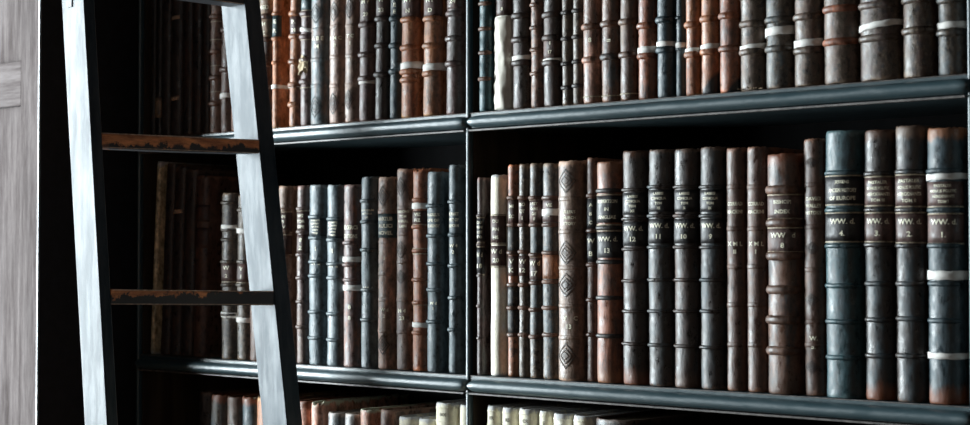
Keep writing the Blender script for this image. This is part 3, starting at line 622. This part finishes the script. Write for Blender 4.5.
    {'row': 'M', 'x': -1.713, 'T': 0.0219, 'h': 0.3781, 'col': (0.042, 0.02, 0.013), 'wear': (0.0836, 0.044, 0.0314), 'label': 'very thin dark brown book pressed against the wide lozenge-stamped folio', 'bands': [0.3138, 0.2546, 0.1972, 0.1381, 0.0792], 'tl': [(0.258, 0.3087, (0.008, 0.007, 0.008), ['A', 'B', 'C']), (0.2022, 0.2512, (0.008, 0.007, 0.008), ['W', 'B'])]},
    {'row': 'M', 'x': -1.6736, 'T': 0.0513, 'h': 0.3693, 'col': (0.14, 0.045, 0.02), 'wear': (0.042, 0.02, 0.013), 'label': 'thick red-brown calf folio numbered 13 with a black title label, middle shelf', 'bands': [0.3208, 0.259, 0.2023, 0.1423, 0.0791], 'rules': [0.3141, 0.264, 0.254], 'tl': [(0.2674, 0.3124, (0.008, 0.007, 0.008), ['ROBERTSON', 'IN', 'ANGLIAE']), (0.209, 0.2523, (0.008, 0.007, 0.008), ['WW. d.', '13'])], 'bandcol': (0.018, 0.013, 0.011), 'capcol': (0.2, 0.082, 0.038), 'footcol': (0.2, 0.082, 0.038)},
    {'row': 'M', 'x': -1.6207, 'T': 0.0491, 'h': 0.3854, 'col': (0.018, 0.013, 0.011), 'wear': (0.042, 0.02, 0.013), 'label': 'dark glossy calf folio numbered 12 in gilt, with a tawny head and foot', 'bands': [0.321, 0.2732, 0.223, 0.1711, 0.121, 0.0676], 'tl': [(0.2798, 0.3161, (0.008, 0.007, 0.008), ['LABBEI', 'CONCILIA', 'TOM', 'XII']), (0.2287, 0.2683, (0.008, 0.007, 0.008), ['WW. d.', '12'])], 'capcol': (0.075, 0.036, 0.022), 'footcol': (0.14, 0.045, 0.02), 'thincord': 1},
    {'row': 'M', 'x': -1.569, 'T': 0.0487, 'h': 0.3856, 'col': (0.018, 0.013, 0.011), 'wear': (0.036, 0.05, 0.056), 'label': 'dark glossy calf folio numbered 11 in gilt, with bluish scuffs', 'bands': [0.3245, 0.2773, 0.2262, 0.173, 0.1221, 0.0674], 'tl': [(0.2838, 0.3196, (0.008, 0.007, 0.008), ['LABBEI', 'CONCILIA', 'TOM', 'XI']), (0.2324, 0.2724, (0.008, 0.007, 0.008), ['WW. d.', '11'])], 'thincord': 1},
    {'row': 'M', 'x': -1.5182, 'T': 0.0474, 'h': 0.3842, 'col': (0.018, 0.013, 0.011), 'wear': (0.042, 0.02, 0.013), 'label': 'dark glossy calf folio numbered 10 in gilt, with a brown-scuffed foot', 'bands': [0.3231, 0.2764, 0.226, 0.1735, 0.1231, 0.0672], 'tl': [(0.2828, 0.3182, (0.008, 0.007, 0.008), ['LABBEI', 'CONCILIA', 'TOM', 'X']), (0.2321, 0.2716, (0.008, 0.007, 0.008), ['WW. d.', '10'])], 'footcol': (0.075, 0.036, 0.022), 'thincord': 1},
    {'row': 'M', 'x': -1.4689, 'T': 0.0456, 'h': 0.3853, 'col': (0.018, 0.013, 0.011), 'wear': (0.014, 0.026, 0.032), 'label': 'dark glossy calf folio numbered 9 in gilt, rightmost of its matching set of four', 'bands': [0.3217, 0.2756, 0.2257, 0.1739, 0.1242, 0.067], 'tl': [(0.2819, 0.3169, (0.008, 0.007, 0.008), ['LABBEI', 'CONCILIA', 'TOM', 'IX']), (0.2318, 0.2708, (0.008, 0.007, 0.008), ['WW. d.', '9'])], 'thincord': 1},
    {'row': 'M', 'x': -1.4258, 'T': 0.0352, 'h': 0.3819, 'col': (0.042, 0.02, 0.013), 'wear': (0.075, 0.036, 0.022), 'label': 'plain dark brown folio with gilt title and numeral II, middle shelf', 'flat': [0.3205, 0.2545, 0.1948, 0.1352, 0.0725], 'tl': [(0.2733, 0.3017, None, ['CORRAD', 'MACRINI']), (0.2105, 0.2388, None, ['X M L', 'II'])]},
    {'row': 'M', 'x': -1.3871, 'T': 0.0365, 'h': 0.3818, 'col': (0.042, 0.02, 0.013), 'wear': (0.075, 0.036, 0.022), 'label': 'plain dark brown folio with gilt title and numeral I, left of the thick-corded one', 'flat': [0.3194, 0.254, 0.1949, 0.1359, 0.0738], 'tl': [(0.2727, 0.3007, None, ['CORRAD', 'MACRINI']), (0.2105, 0.2385, None, ['X M L', 'I'])]},
    {'row': 'M', 'x': -1.3363, 'T': 0.0595, 'h': 0.3683, 'col': (0.075, 0.036, 0.022), 'wear': (0.014, 0.026, 0.032), 'label': 'squat battered brown folio with very thick cords and blue scuffs, numbered 8', 'bands': [0.3131, 0.2625, 0.212, 0.16, 0.1141, 0.0668], 'rules': [0.3054, 0.2686, 0.2548, 0.2181], 'tl': [(0.2702, 0.3039, (0.075, 0.042, 0.036), ['BISHOPI', 'INDEX']), (0.2181, 0.2533, (0.075, 0.042, 0.036), ['WW   d', '8'])], 'bandcol': (0.075, 0.036, 0.022), 'capcol': (0.14, 0.045, 0.02), 'footcol': (0.075, 0.036, 0.022), 'fat': 1},
    {'row': 'M', 'x': -1.2858, 'T': 0.036, 'h': 0.3894, 'col': (0.042, 0.02, 0.013), 'wear': (0.075, 0.036, 0.022), 'label': 'narrow dark brown folio with three small lozenges and gilt title, numbered 5', 'flat': [0.3195, 0.2559, 0.1907, 0.1121, 0.0773], 'tl': [(0.2695, 0.3059, None, ['DAVIES', 'WALLEY', 'HISTORY']), (0.0667, 0.0954, None, ['W.', '5.'])], 'loz': [(0.3529, 0.0152), (0.224, 0.0182), (0.1453, 0.0181), (0.0441, 0.0181)]},
    {'row': 'M', 'x': -1.234, 'T': 0.062, 'h': 0.3983, 'col': (0.012, 0.036, 0.042), 'wear': (0.014, 0.026, 0.032), 'label': 'tall teal-black folio with black labels numbered 4, middle shelf', 'bands': [0.3356, 0.2804, 0.2267, 0.1672, 0.1137, 0.0602], 'rules': [0.3311, 0.2879, 0.2759, 0.2327], 'tl': [(0.2894, 0.3296, (0.008, 0.007, 0.008), ['JESSENS', 'ANCIEN HISTORY', 'OF EUROPE']), (0.2342, 0.2744, (0.008, 0.007, 0.008), ['WW. d.', '4.'])]},
    {'row': 'M', 'x': -1.1764, 'T': 0.0474, 'h': 0.3972, 'col': (0.018, 0.013, 0.011), 'wear': (0.014, 0.026, 0.032), 'label': 'tall dark folio with red-brown labels numbered 3, second from the teal-black one', 'bands': [0.3324, 0.2794, 0.228, 0.1707, 0.1179, 0.0651], 'rules': [0.328, 0.2853, 0.275, 0.2324], 'tl': [(0.2868, 0.3265, (0.075, 0.042, 0.036), ['PASTALER', 'MONUS POLITIC', 'HERODIANTI', 'TOM III']), (0.2338, 0.2735, (0.075, 0.042, 0.036), ['WW. d.', '3.'])], 'capcol': (0.075, 0.036, 0.022), 'footcol': (0.14, 0.045, 0.02)},
    {'row': 'M', 'x': -1.126, 'T': 0.0479, 'h': 0.4004, 'col': (0.018, 0.013, 0.011), 'wear': (0.014, 0.026, 0.032), 'label': 'tall dark folio with red-brown labels numbered 2, middle shelf, near right end', 'bands': [0.3336, 0.2784, 0.2262, 0.1712, 0.1206, 0.0671], 'rules': [0.3292, 0.2828, 0.2741, 0.2306], 'tl': [(0.2842, 0.3278, (0.075, 0.042, 0.036), ['PASTALER', 'MONUS POLITIC', 'HERODIANTI', 'TOM II']), (0.232, 0.2726, (0.075, 0.042, 0.036), ['WW. d.', '2.'])], 'capcol': (0.115, 0.074, 0.052)},
    {'row': 'M', 'x': -1.0727, 'T': 0.0531, 'h': 0.3946, 'col': (0.014, 0.026, 0.032), 'wear': (0.036, 0.05, 0.056), 'label': 'tall blue-black folio numbered 1 with three white strips, last on the middle shelf', 'bands': [0.3331, 0.2773, 0.226, 0.1718, 0.1191], 'rules': [0.2816, 0.2716, 0.2288], 'papers': [(0.3245, 0.0086, 0.02), (0.1839, 0.0128, -0.01), (0.0692, 0.0085, -0.01)], 'tl': [(0.2831, 0.3174, (0.075, 0.042, 0.036), ['PASTALER', 'MONUS POLITIC', 'HERODIANTI', 'TOM I']), (0.2302, 0.2716, (0.075, 0.042, 0.036), ['WW. d.', '1.'])], 'capcol': (0.2, 0.082, 0.038), 'footcol': (0.14, 0.045, 0.02)},
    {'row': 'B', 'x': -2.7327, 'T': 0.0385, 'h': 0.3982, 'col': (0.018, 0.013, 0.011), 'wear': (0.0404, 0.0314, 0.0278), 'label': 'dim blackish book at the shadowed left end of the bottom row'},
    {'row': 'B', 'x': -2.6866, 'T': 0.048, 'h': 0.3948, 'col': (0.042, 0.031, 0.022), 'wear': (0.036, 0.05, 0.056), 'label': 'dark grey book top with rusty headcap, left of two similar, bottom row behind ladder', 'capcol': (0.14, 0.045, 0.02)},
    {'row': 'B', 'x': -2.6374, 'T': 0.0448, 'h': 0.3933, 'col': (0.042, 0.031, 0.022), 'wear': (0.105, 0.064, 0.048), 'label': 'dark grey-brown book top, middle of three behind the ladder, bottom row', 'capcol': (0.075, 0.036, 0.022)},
    {'row': 'B', 'x': -2.5893, 'T': 0.0459, 'h': 0.3979, 'col': (0.014, 0.026, 0.032), 'wear': (0.036, 0.05, 0.056), 'label': 'dark blue-grey book top with torn orange headcap, beside the ladder rail, bottom row', 'capcol': (0.14, 0.045, 0.02), 'torncap': 1},
    {'row': 'B', 'x': -2.5351, 'T': 0.0571, 'h': 0.3972, 'col': (0.2, 0.082, 0.038), 'wear': (0.368, 0.1556, 0.0764), 'label': 'orange book showing only a sliver left of the ladder rail, bottom row'},
    {'row': 'B', 'x': -2.477, 'T': 0.0534, 'h': 0.3965, 'col': (0.042, 0.02, 0.013), 'wear': (0.0836, 0.044, 0.0314), 'label': 'brown book on the bottom row behind the dark edge of the ladder rail'},
    {'row': 'B', 'x': -2.429, 'T': 0.037, 'h': 0.3968, 'col': (0.33, 0.16, 0.11), 'wear': (0.2, 0.082, 0.038), 'label': 'terracotta book with worn top, first right of the ladder, bottom row', 'capcol': (0.14, 0.045, 0.02)},
    {'row': 'B', 'x': -2.3919, 'T': 0.0318, 'h': 0.3969, 'col': (0.33, 0.16, 0.11), 'wear': (0.115, 0.074, 0.052), 'label': 'terracotta book with a ragged chipped top, second right of the ladder, bottom row', 'torncap': 1},
    {'row': 'B', 'x': -2.3357, 'T': 0.0432, 'h': 0.3792, 'col': (0.08, 0.075, 0.07), 'wear': (0.036, 0.05, 0.056), 'label': 'short grey-brown book beside the ragged terracotta one, bottom row'},
    {'row': 'B', 'x': -2.2901, 'T': 0.0424, 'h': 0.38, 'col': (0.08, 0.075, 0.07), 'wear': (0.06, 0.037, 0.034), 'label': 'short mauve-grey book left of a wide terracotta one, bottom row'},
    {'row': 'B', 'x': -2.241, 'T': 0.0503, 'h': 0.3909, 'col': (0.33, 0.16, 0.11), 'wear': (0.2, 0.082, 0.038), 'label': 'wide smooth terracotta book on the bottom row, right of two short grey ones'},
    {'row': 'B', 'x': -2.1901, 'T': 0.046, 'h': 0.3938, 'col': (0.105, 0.064, 0.048), 'wear': (0.33, 0.16, 0.11), 'label': 'wide dusty pink-brown book on the bottom row, left of the cream vellum books'},
    {'row': 'B', 'x': -2.1409, 'T': 0.0468, 'h': 0.3839, 'col': (0.5, 0.47, 0.37), 'wear': (0.908, 0.854, 0.674), 'label': 'low cream vellum book with a brown top edge, first cream one on the bottom row', 'plain': 1},
    {'row': 'B', 'x': -2.0937, 'T': 0.0422, 'h': 0.3831, 'col': (0.5, 0.47, 0.37), 'wear': (0.908, 0.854, 0.674), 'label': 'lowest cream vellum book, beside the tall embossed cream one, bottom row', 'plain': 1},
    {'row': 'B', 'x': -2.0457, 'T': 0.0481, 'h': 0.4154, 'col': (0.5, 0.47, 0.37), 'wear': (0.908, 0.854, 0.674), 'label': 'tall wide cream vellum book with embossed letters at its head, bottom row', 'plain': 1, 'emb': 'IVX'},
    {'row': 'B', 'x': -1.9994, 'T': 0.0284, 'h': 0.4139, 'col': (0.5, 0.47, 0.37), 'wear': (0.908, 0.854, 0.674), 'label': 'narrow cream vellum book cut off by the dark post, bottom row', 'plain': 1},
    {'row': 'B', 'x': -1.9343, 'T': 0.0268, 'h': 0.4159, 'col': (0.5, 0.47, 0.37), 'wear': (0.908, 0.854, 0.674), 'label': 'cream embossed vellum book, first right of the post, bottom row', 'plain': 1, 'emb': 'IIR'},
    {'row': 'B', 'x': -1.897, 'T': 0.0312, 'h': 0.4147, 'col': (0.5, 0.47, 0.37), 'wear': (0.908, 0.854, 0.674), 'label': 'cream embossed vellum book, second right of the post, bottom row', 'plain': 1, 'emb': 'KS'},
    {'row': 'B', 'x': -1.8543, 'T': 0.0368, 'h': 0.4157, 'col': (0.5, 0.47, 0.37), 'wear': (0.908, 0.854, 0.674), 'label': 'wide cream embossed vellum book, third right of the post, bottom row', 'plain': 1, 'emb': 'CR'},
    {'row': 'B', 'x': -1.8152, 'T': 0.0257, 'h': 0.4143, 'col': (0.5, 0.47, 0.37), 'wear': (0.908, 0.854, 0.674), 'label': 'narrow cream vellum book, fourth right of the post, bottom row', 'plain': 1, 'emb': 'E'},
    {'row': 'B', 'x': -1.7768, 'T': 0.0368, 'h': 0.4119, 'col': (0.5, 0.47, 0.37), 'wear': (0.908, 0.854, 0.674), 'label': 'cream vellum book, fifth right of the post, bottom row', 'plain': 1, 'emb': 'N'},
    {'row': 'B', 'x': -1.7311, 'T': 0.0401, 'h': 0.4114, 'col': (0.5, 0.47, 0.37), 'wear': (0.908, 0.854, 0.674), 'label': 'cream vellum book at the right end of the pale set, bottom row', 'plain': 1, 'emb': 'TA'},
    {'row': 'B', 'x': -1.6602, 'T': 0.0855, 'h': 0.4107, 'col': (0.009, 0.008, 0.008), 'wear': (0.018, 0.013, 0.011), 'label': 'dark grey book right of the last cream vellum one, bottom row'},
]
for i, d in enumerate(BOOKS): make_book(i, d)

# ------------------------------------------------------------------ bookcase
XL, XM, XR = -2.945, -1.9785, -1.0247        # centre lines of the three uprights
case = empty('bookcase', (-1.97, .17, 0), 'dark teal painted bookcase holding rows of old leather books', 'bookcase')
def C(o):                                    # world-space mesh put under the bookcase
    o.parent = case; o.matrix_parent_inverse = case.matrix_world.inverted()
    return o
case.location = (0, 0, 0)
UW = .0078
DEP = .30
C(box('back_panel', XL-UW/2, XR+.36, DEP, DEP+.02, .05, 2.75, M['back']))
for x in (XL, XM, XR):
    u = C(box('upright', x-UW/2+.0006, x+UW/2-.0006, .001, DEP, .02, 2.75, M['inner'], None, .0006))
    C(box('post', x-UW/2-.0002, x+UW/2+.0002, -.012, .001, 0.0, 2.75, M['teal'], None, .0034, 3))
ZS = [.404, .873, 1.342, 1.811, 2.28, 2.72]

def extrude_profile(name, prof, xs, mat, taper_fn=None):
    vs, fs = [], []
    n = len(prof)
    cy = sum(p[0] for p in prof)/n; cz = sum(p[1] for p in prof)/n
    rnd = random.Random(len(xs))
    for x, s in xs:
        for (y, z) in prof:
            vs.append((x, cy+(y-cy)*(.5+.5*s)+ (0 if s == 1 else 0), cz+(z-cz)*s))
    for i in range(len(xs)-1):
        for k in range(n):
            k2 = (k+1) % n
            fs.append((i*n+k, i*n+k2, (i+1)*n+k2, (i+1)*n+k))
    fs.append(tuple(range(n))); fs.append(tuple((len(xs)-1)*n+k for k in range(n)))
    return link(name, from_py(name, vs, fs), mat, None)

for (xa, xb) in ((XL+UW/2, XM-UW/2), (XM+UW/2, XR-UW/2), (XR+UW/2, XR+.36)):
    for z in ZS:
        s = C(box('shelf', xa+.0004, xb-.0004, -.0085, DEP-.001, z-.028, z, M['teal'], None, .0008))
        # pale arris along the top edge, half-round nosing, small fillet below
        ar = box('arris', xa+.001, xb-.001, -.0096, -.0080, z-.0017, z-.0002, M['arris'], None, .0005)
        r = .0112
        prof = [(-.0085, z-.0060-.001)]
        for k in range(13):
            a = math.pi/2 - math.pi*k/12
            prof.append((-.010-.019*math.cos(a)**.8 if math.cos(a) > 1e-6 else -.010, z-.0175+r*math.sin(a)))
        prof.append((-.0085, z-.0300+.001))
        L = xb-xa
        xs = [(xa+.006, .12), (xa+.008, .45), (xa+.012, .75), (xa+.018, .95), (xa+.024, 1)] + [(xa+.024+(L-.048)*k/24, 1) for k in range(1, 24)] + [(xb-.012, 1), (xb-.004, .97), (xb+.003, .85), (xb+.0065, .6), (xb+.0085, .2)]
        hr = extrude_profile('half_round', prof, xs, M['teal'])
        fi = box('fillet', xa+.002, xb-.002, -.0150, -.0060, z-.0338, z-.0304, M['arris'], None, .0006)
        for q in (ar, hr, fi):
            q.parent = s; q.matrix_parent_inverse.identity()
C(box('plinth', XL, XR+.36, .005, .03, 0, .37, M['teal']))
C(box('cornice', XL-UW/2, XR+.36, -.035, DEP, 2.75, 2.83, M['teal'], None, .01))

# ------------------------------------------------------------------ panelled oak end at the left
PX, PY = -2.952, -.2548
pier = empty('panelled_end', (PX-.35, PY+.13, 0), 'grey weathered oak panelled end with dark painted side, at the left edge', 'panelling')
pl = pier.location.copy()
def Pp(o):
    o.parent = pier; o.matrix_parent_inverse.identity(); o.location = -Vector((pl.x, pl.y, 0)); return o
W = .70
Pp(box('carcass', PX-W, PX-.0045, PY+.0125, .30, 0, 2.75, M['black']))
Pp(box('side_board', PX-.0045, PX, PY+.003, .30, 0, 2.75, M['black']))
Pp(box('edge_bead', PX-.0062, PX-.0004, PY-.002, PY+.0029, 0, 2.75, M['teal'], None, .0015))
SW = 0.0719
Pp(box('stile', PX-SW, PX-.0072, PY, PY+.012, 0, 2.75, M['oak'], None, .001))
Pp(box('stile', PX-W, PX-W+.07, PY, PY+.012, 0, 2.75, M['oak'], None, .001))
RZ0, RZ1 = 1.8721, 1.9660
for z0, z1 in ((0, .14), (RZ0, RZ1), (2.62, 2.75)):
    Pp(box('cross_rail', PX-W+.0705, PX-SW-.0005, PY+.0005, PY+.012, z0, z1, M['oakh'], None, .0015))
for z0, z1 in ((.141, RZ0-.001), (RZ1+.001, 2.619)):
    Pp(box('panel', PX-W+.071, PX-SW-.001, PY+.008, PY+.0125, z0, z1, M['oak']))

# ------------------------------------------------------------------ ladder
LX0, LS, LZ0 = -2.3635, .10, 1.639
YN = lambda z: -0.5322-0.0030*(z-1.639)
YF = lambda z: -0.1497-0.0492*(z-1.639)
XF = lambda z: LX0-LS*(z-LZ0)
lad = empty('ladder', (XF(0), (YN(0)+YF(0))/2, 0), 'tall dark painted library ladder with two worn orange rungs, leaning at the left', 'ladder')
lo = Vector(lad.location)
def Lp(o):
    o.parent = lad; o.location = -lo if o.location.length == 0 else o.location-lo; return o
def rail(yfun, thick, depth):
    vs, fs = [], []
    N = 24
    for k in range(N+1):
        z = 2.72*k/N
        x1 = XF(z); x0 = x1-depth; y0 = yfun(z); y1 = y0+thick; c = .0022
        for (x, y) in ((x0+c, y0), (x1-c, y0), (x1, y0+c), (x1, y1-c), (x1-c, y1), (x0+c, y1), (x0, y1-c), (x0, y0+c)): vs.append((x, y, z))
    for k in range(N):
        for j in range(8):
            j2 = (j+1) % 8
            fs.append((k*8+j, k*8+j2, (k+1)*8+j2, (k+1)*8+j))
    fs.append(tuple(range(8))); fs.append(tuple(N*8+j for j in range(8)))
    return Lp(link('ladder_rail', from_py('ladder_rail', vs, fs), M['ladder'], None, smooth=False))
rail(YN, 0.0225, 0.0673)
rail(YF, 0.0387, 0.0722)
RUNGS = [(1.767, 1.7745, 0.0262, 0), (1.498, 1.4888, 0.0262, 1), (2.0572, 2.0572, 0.0262, 2), (2.3346, 2.3346, 0.0262, 2), (2.612, 2.612, 0.0262, 2), (1.2205, 1.2205, 0.0262, 2), (0.9431, 0.9431, 0.0262, 2), (0.6656, 0.6656, 0.0262, 2), (0.3882, 0.3882, 0.0262, 2), (0.1107, 0.1107, 0.0262, 2)]            # near-end top z, far-end top z, thickness
for k, (zn, zf, tk, wear) in enumerate(RUNGS):
    zm = (zn+zf)/2
    y0 = YN(zm)+0.0225+.0002; y1 = YF(zm)-.0002
    ym = (y0+y1)/2; vs, fs = [], []
    N = 10
    x1 = XF(zm-.012)-.0015; x0 = x1-.046
    for j in range(N+1):
        y = y0+(y1-y0)*j/N
        zt = zn+(zf-zn)*j/N - zm - .0012*math.sin(math.pi*j/N)
        c = .0018
        for (x, z) in ((x0, zt-c), (x0+c, zt), (x1-c*1.6, zt), (x1, zt-c*1.2), (x1, zt-tk+c), (x1-c, zt-tk), (x0+c, zt-tk), (x0, zt-tk+c)):
            vs.append((x-x1, y-ym, z))
    for q in range(N):
        for j in range(8):
            j2 = (j+1) % 8
            fs.append((q*8+j, q*8+j2, (q+1)*8+j2, (q+1)*8+j))
    fs.append(tuple(range(8))); fs.append(tuple(N*8+j for j in range(8)))
    r = link('rung', from_py('rung', vs, fs), rung_paint(wear), None, smooth=False, loc=(x1, ym, zm))
    Lp(r)
    for (za, zb, nm) in ((-.0019, -.0001, 'lit_worn_top_edge'), (-tk+.0004, -tk+.0016, 'lit_worn_lower_edge')):  # pale strips along worn edges, the light they catch put into the colour
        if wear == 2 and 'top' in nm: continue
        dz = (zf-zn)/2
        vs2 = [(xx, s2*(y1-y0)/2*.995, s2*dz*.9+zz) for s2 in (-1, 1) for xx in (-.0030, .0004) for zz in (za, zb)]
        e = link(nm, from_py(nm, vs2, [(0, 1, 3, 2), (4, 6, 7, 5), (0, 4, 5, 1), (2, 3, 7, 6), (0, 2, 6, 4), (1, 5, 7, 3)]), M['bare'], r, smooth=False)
# iron hook plate let into the near rail's side
hz = 1.9876
Lp(box('iron_hook', XF(hz)-0.0673*.74, XF(hz)-0.0673*.52, YN(hz)-.0015, YN(hz)+.002, hz, hz+.05, M['iron'], None, .001))

# ------------------------------------------------------------------ room shell
fl = box('floor', -6.2, 2.5, -6., .9, -.03, 0, M['floor']); tag(fl, kind='structure')
wb = box('wall_back', -6.2, 2.5, .33, .45, 0, 3.4, M['wall']); tag(wb, kind='structure')

# ------------------------------------------------------------------ light
def area(name, loc, target, sx, sy, power, color):
    l = bpy.data.lights.new(name, 'AREA'); l.shape = 'RECTANGLE'; l.size = sx; l.size_y = sy
    l.energy = power; l.color = color
    o = bpy.data.objects.new(name, l); COL.objects.link(o)
    o.location = loc
    d = Vector(target)-Vector(loc)
    o.rotation_euler = d.to_track_quat('-Z', 'Y').to_euler()
    return o
area('alcove_window_daylight', (-4.7, -1.36, 1.75), (-2.7, -1.06, 1.65), 1.5, 2.4, 420, (.86, .96, 1.0))
area('warm_fill', (1.2, -4.6, 2.6), (-1.6, 0, 1.5), 2.5, 2.0, 9, (1.0, .86, .72))  # unseen warm fill lamp, added to lift faces turned from the window
w = bpy.data.worlds.new('World'); SC.world = w; w.use_nodes = True
bg = w.node_tree.nodes['Background']
bg.inputs[0].default_value = (.5, .62, .75, 1); bg.inputs[1].default_value = .012

# ------------------------------------------------------------------ camera
cd = bpy.data.cameras.new('camera'); cam = bpy.data.objects.new('camera', cd); COL.objects.link(cam)
cam.location = (0, -2.2, 1.55)
cam.rotation_euler = (R(91.6), 0, R(41.5))
cd.sensor_width = 36; cd.lens = 36*1650/970
cd.dof.use_dof = True; cd.dof.focus_distance = 2.85; cd.dof.aperture_fstop = 6.3
SC.camera = cam
SC.view_settings.view_transform = 'Standard'; SC.view_settings.look = 'None'
SC.view_settings.gamma = 1; SC.view_settings.use_curve_mapping = False
SC.view_settings.exposure = 0.3
